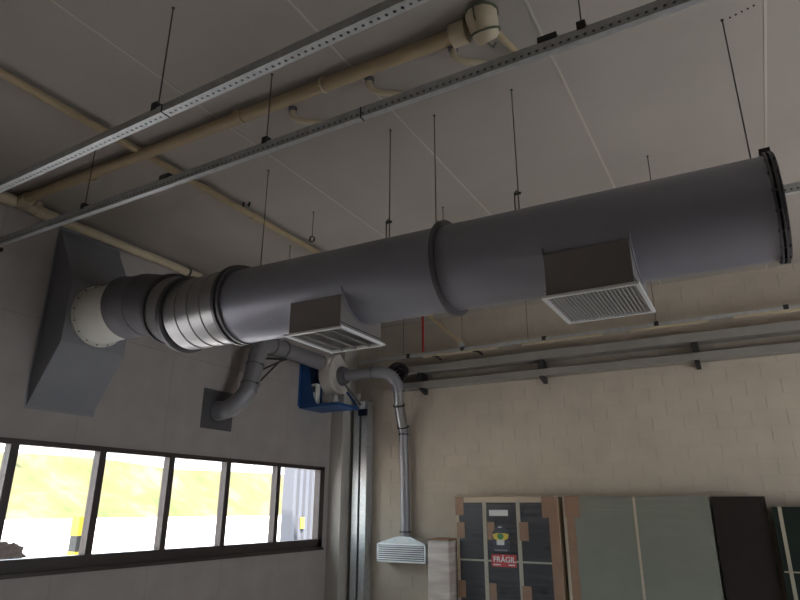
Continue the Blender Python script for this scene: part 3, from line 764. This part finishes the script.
sp('green_emblem', prism(bmesh.new(), [(cx-.045, yS-.010, 1.19), (cx, yS-.010, 1.155), (cx+.05, yS-.010, 1.19), (cx+.045, yS-.010, 1.23), (cx, yS-.010, 1.25), (cx-.045, yS-.010, 1.23)], (0, .002, 0)), M['green'], navy, smooth=0)
sp('white_patch', B((cx-.06, yS-.009, 1.09), (cx+.055, yS-.006, 1.16)), M['wlabel'], navy, smooth=0)
sp('white_print', B((cx-.03, yS-.008, 1.325), (cx+.025, yS-.006, 1.338)), M['wlabel'], navy, smooth=0)
bm = bmesh.new()
for k in range(8): box(bm, (cx-.09+.024*k, yS-.008, 1.012), (cx-.078+.024*k, yS-.006, 1.03))
sp('small_print', bm, M['alud'], navy, smooth=0)
redl = sp('red_label', B((-3.565, yS-.008, .80), (-3.195, yS, .965)), M['redlab'], smooth=0)
text_mesh('FRÁGIL', .105, 'lettering', M['wlabel'], redl, Vector((-3.37, yS-.0095, .895))-q0)
bm = bmesh.new()
for a, b in ((-3.54, -3.43), (-3.31, -3.22)): box(bm, (a, yS-.0095, .822), (b, yS-.008, .836))
sp('small_print', bm, M['wlabel'], redl, smooth=0)
sp('stretch_film', B((-4.125, yS-.016, .04), (-2.545, yS-.014, 1.755)), M['film'], smooth=0)
bm = bmesh.new(); tube(bm, [(-3.86, 9.02, 1.757), (-3.7, 9.0, 1.775), (-3.5, 9.03, 1.76), (-3.25, 9.0, 1.77), (-3.05, 9.02, 1.755)], .012, seg=6); sp('loose_tape', bm, M['cardp'])

t = thing('wrapped_bundle', 'low narrow bundle wrapped in white stretch film left of the dark panel stack', 'wrapped stack', (-4.315, 8.85, 0))
put('panels', B((-.16, -.12, .02), (.0, .3, 1.13)), M['cardp'], t, smooth=0, bevel=.01)
put('panels', B((.005, -.10, .02), (.17, .3, 1.12)), M['cardp'], t, smooth=0, bevel=.01)
bm = bmesh.new(); box(bm, (-.17, -.13, .01), (.178, .31, 1.14)); put('stretch_film', bm, M['filmh'], t, smooth=0, bevel=.015)
put('top_card', B((-.165, -.125, 1.141), (.175, .3, 1.16)), M['card'], t, smooth=0)

t = thing('pale_board_stack', 'stack of pale greenish wrapped boards right of the dark panel stack', 'stack of boards', (-1.5, yS, 0))
q1 = Vector((-1.5, yS, 0))
def pp(name, bm, m, parent=t, **k):
    bmesh.ops.translate(bm, verts=bm.verts, vec=-q1); return put(name, bm, m, parent, **k)
pp('boards', B((-2.44, yS+.01, .05), (-.63, 9.17, 1.74)), M['greenish'], smooth=0)
bm = bmesh.new(); box(bm, (-2.475, yS, .05), (-2.44, 9.175, 1.75)); pp('edge_board', bm, M['cardp'], smooth=0)
pp('edge_strip', B((-2.44, yS+.002, .05), (-2.33, yS+.012, 1.74)), M['card'], smooth=0)
pp('cardboard_pad', B((-2.45, yS-.006, 1.47), (-2.25, yS+.002, 1.757)), M['card'], smooth=0)
pp('vertical_strap', B((-1.545, yS+.002, .05), (-1.515, yS+.01, 1.745)), M['cardp'], smooth=0)
pp('stretch_film', B((-2.48, yS-.014, .04), (-.62, yS-.012, 1.752)), M['film'], smooth=0)
t = thing('brown_board_stack', 'dark brown boards standing right of the pale stack', 'stack of boards', (-.3, 9.0, 0))
for k in range(3): put('board', B((-.30, -.02+.06*k, .03), (.29, .03+.06*k, 1.74-.01*k)), M['brownd'], t, smooth=0)
t = thing('green_board_stack', 'dark green panels at the right edge of the photo below the block wall', 'stack of panels', (.8, 8.9, 0))
put('panels', B((-.76, 0, .03), (1.1, .22, 1.62)), M['greend'], t, smooth=0)
put('vertical_strap', B((-.70, -.008, .03), (-.66, 0, 1.62)), M['strap'], t, smooth=0)
put('horizontal_strap', B((-.75, -.008, .90), (1.09, 0, .915)), M['strap'], t, smooth=0)

# rag on the sill
bm = bmesh.new(); bmesh.ops.create_icosphere(bm, subdivisions=4, radius=1)
for v in bm.verts:
    n = mn.noise(v.co*2.2)*.45+mn.noise(v.co*5)*.22
    v.co = v.co*(1+n); v.co.z = max(v.co.z, -.42); v.co = Vector((v.co.x*.06, v.co.y*.17, v.co.z*.10))
o = put('crumpled_rag', bm, M['rag'], loc=(WX+.035, 3.60, ZW0+.19), smooth=60)
tag(o, 'crumpled grey brown rag on the window sill at the far left', 'rag')

# ------------------------------------------------------------------ light
w = bpy.data.worlds.new('sky'); SC.world = w; w.use_nodes = True
nt = w.node_tree; bg = nt.nodes['Background']
bg.inputs['Color'].default_value = (.80, .90, 1.0, 1); bg.inputs['Strength'].default_value = 1.6
def sun(rot, s, c):
    l = bpy.data.lights.new('sun', 'SUN'); l.energy = s; l.color = c; l.angle = .02
    o = bpy.data.objects.new('sun', l); COL.objects.link(o); o.rotation_euler = rot
sd = Vector((-.62, .35, -.70)).normalized()
sun(sd.to_track_quat('-Z', 'Y').to_euler(), 4.5, (1, .94, .87))
def area(name, loc, direc, sx, sy, e, c=(1, 1, 1), portal=False):
    l = bpy.data.lights.new(name, 'AREA'); l.shape = 'RECTANGLE'; l.size = sx; l.size_y = sy; l.energy = e; l.color = c
    if portal: l.cycles.is_portal = True
    o = bpy.data.objects.new(name, l); COL.objects.link(o); o.location = loc
    d = Vector(direc); o.rotation_euler = d.to_track_quat('-Z', 'Z' if abs(d.z) < .9 else 'Y').to_euler()
    return o
area('window_portal', (WX-.15, (YW0+YW1)/2, (ZW0+ZW1)/2), (1, 0, 0), YW1-YW0, ZW1-ZW0, 1, portal=True)

area('fill_portal', (RX+.15, 4.9, 1.25), (-1, 0, 0), 3.4, 2.5, 1, portal=True)  # sky sampling for the added fill opening
SC.view_settings.view_transform = 'Standard'; SC.view_settings.look = 'None'
SC.view_settings.exposure = 2.02; SC.view_settings.gamma = 1; SC.view_settings.use_curve_mapping = False
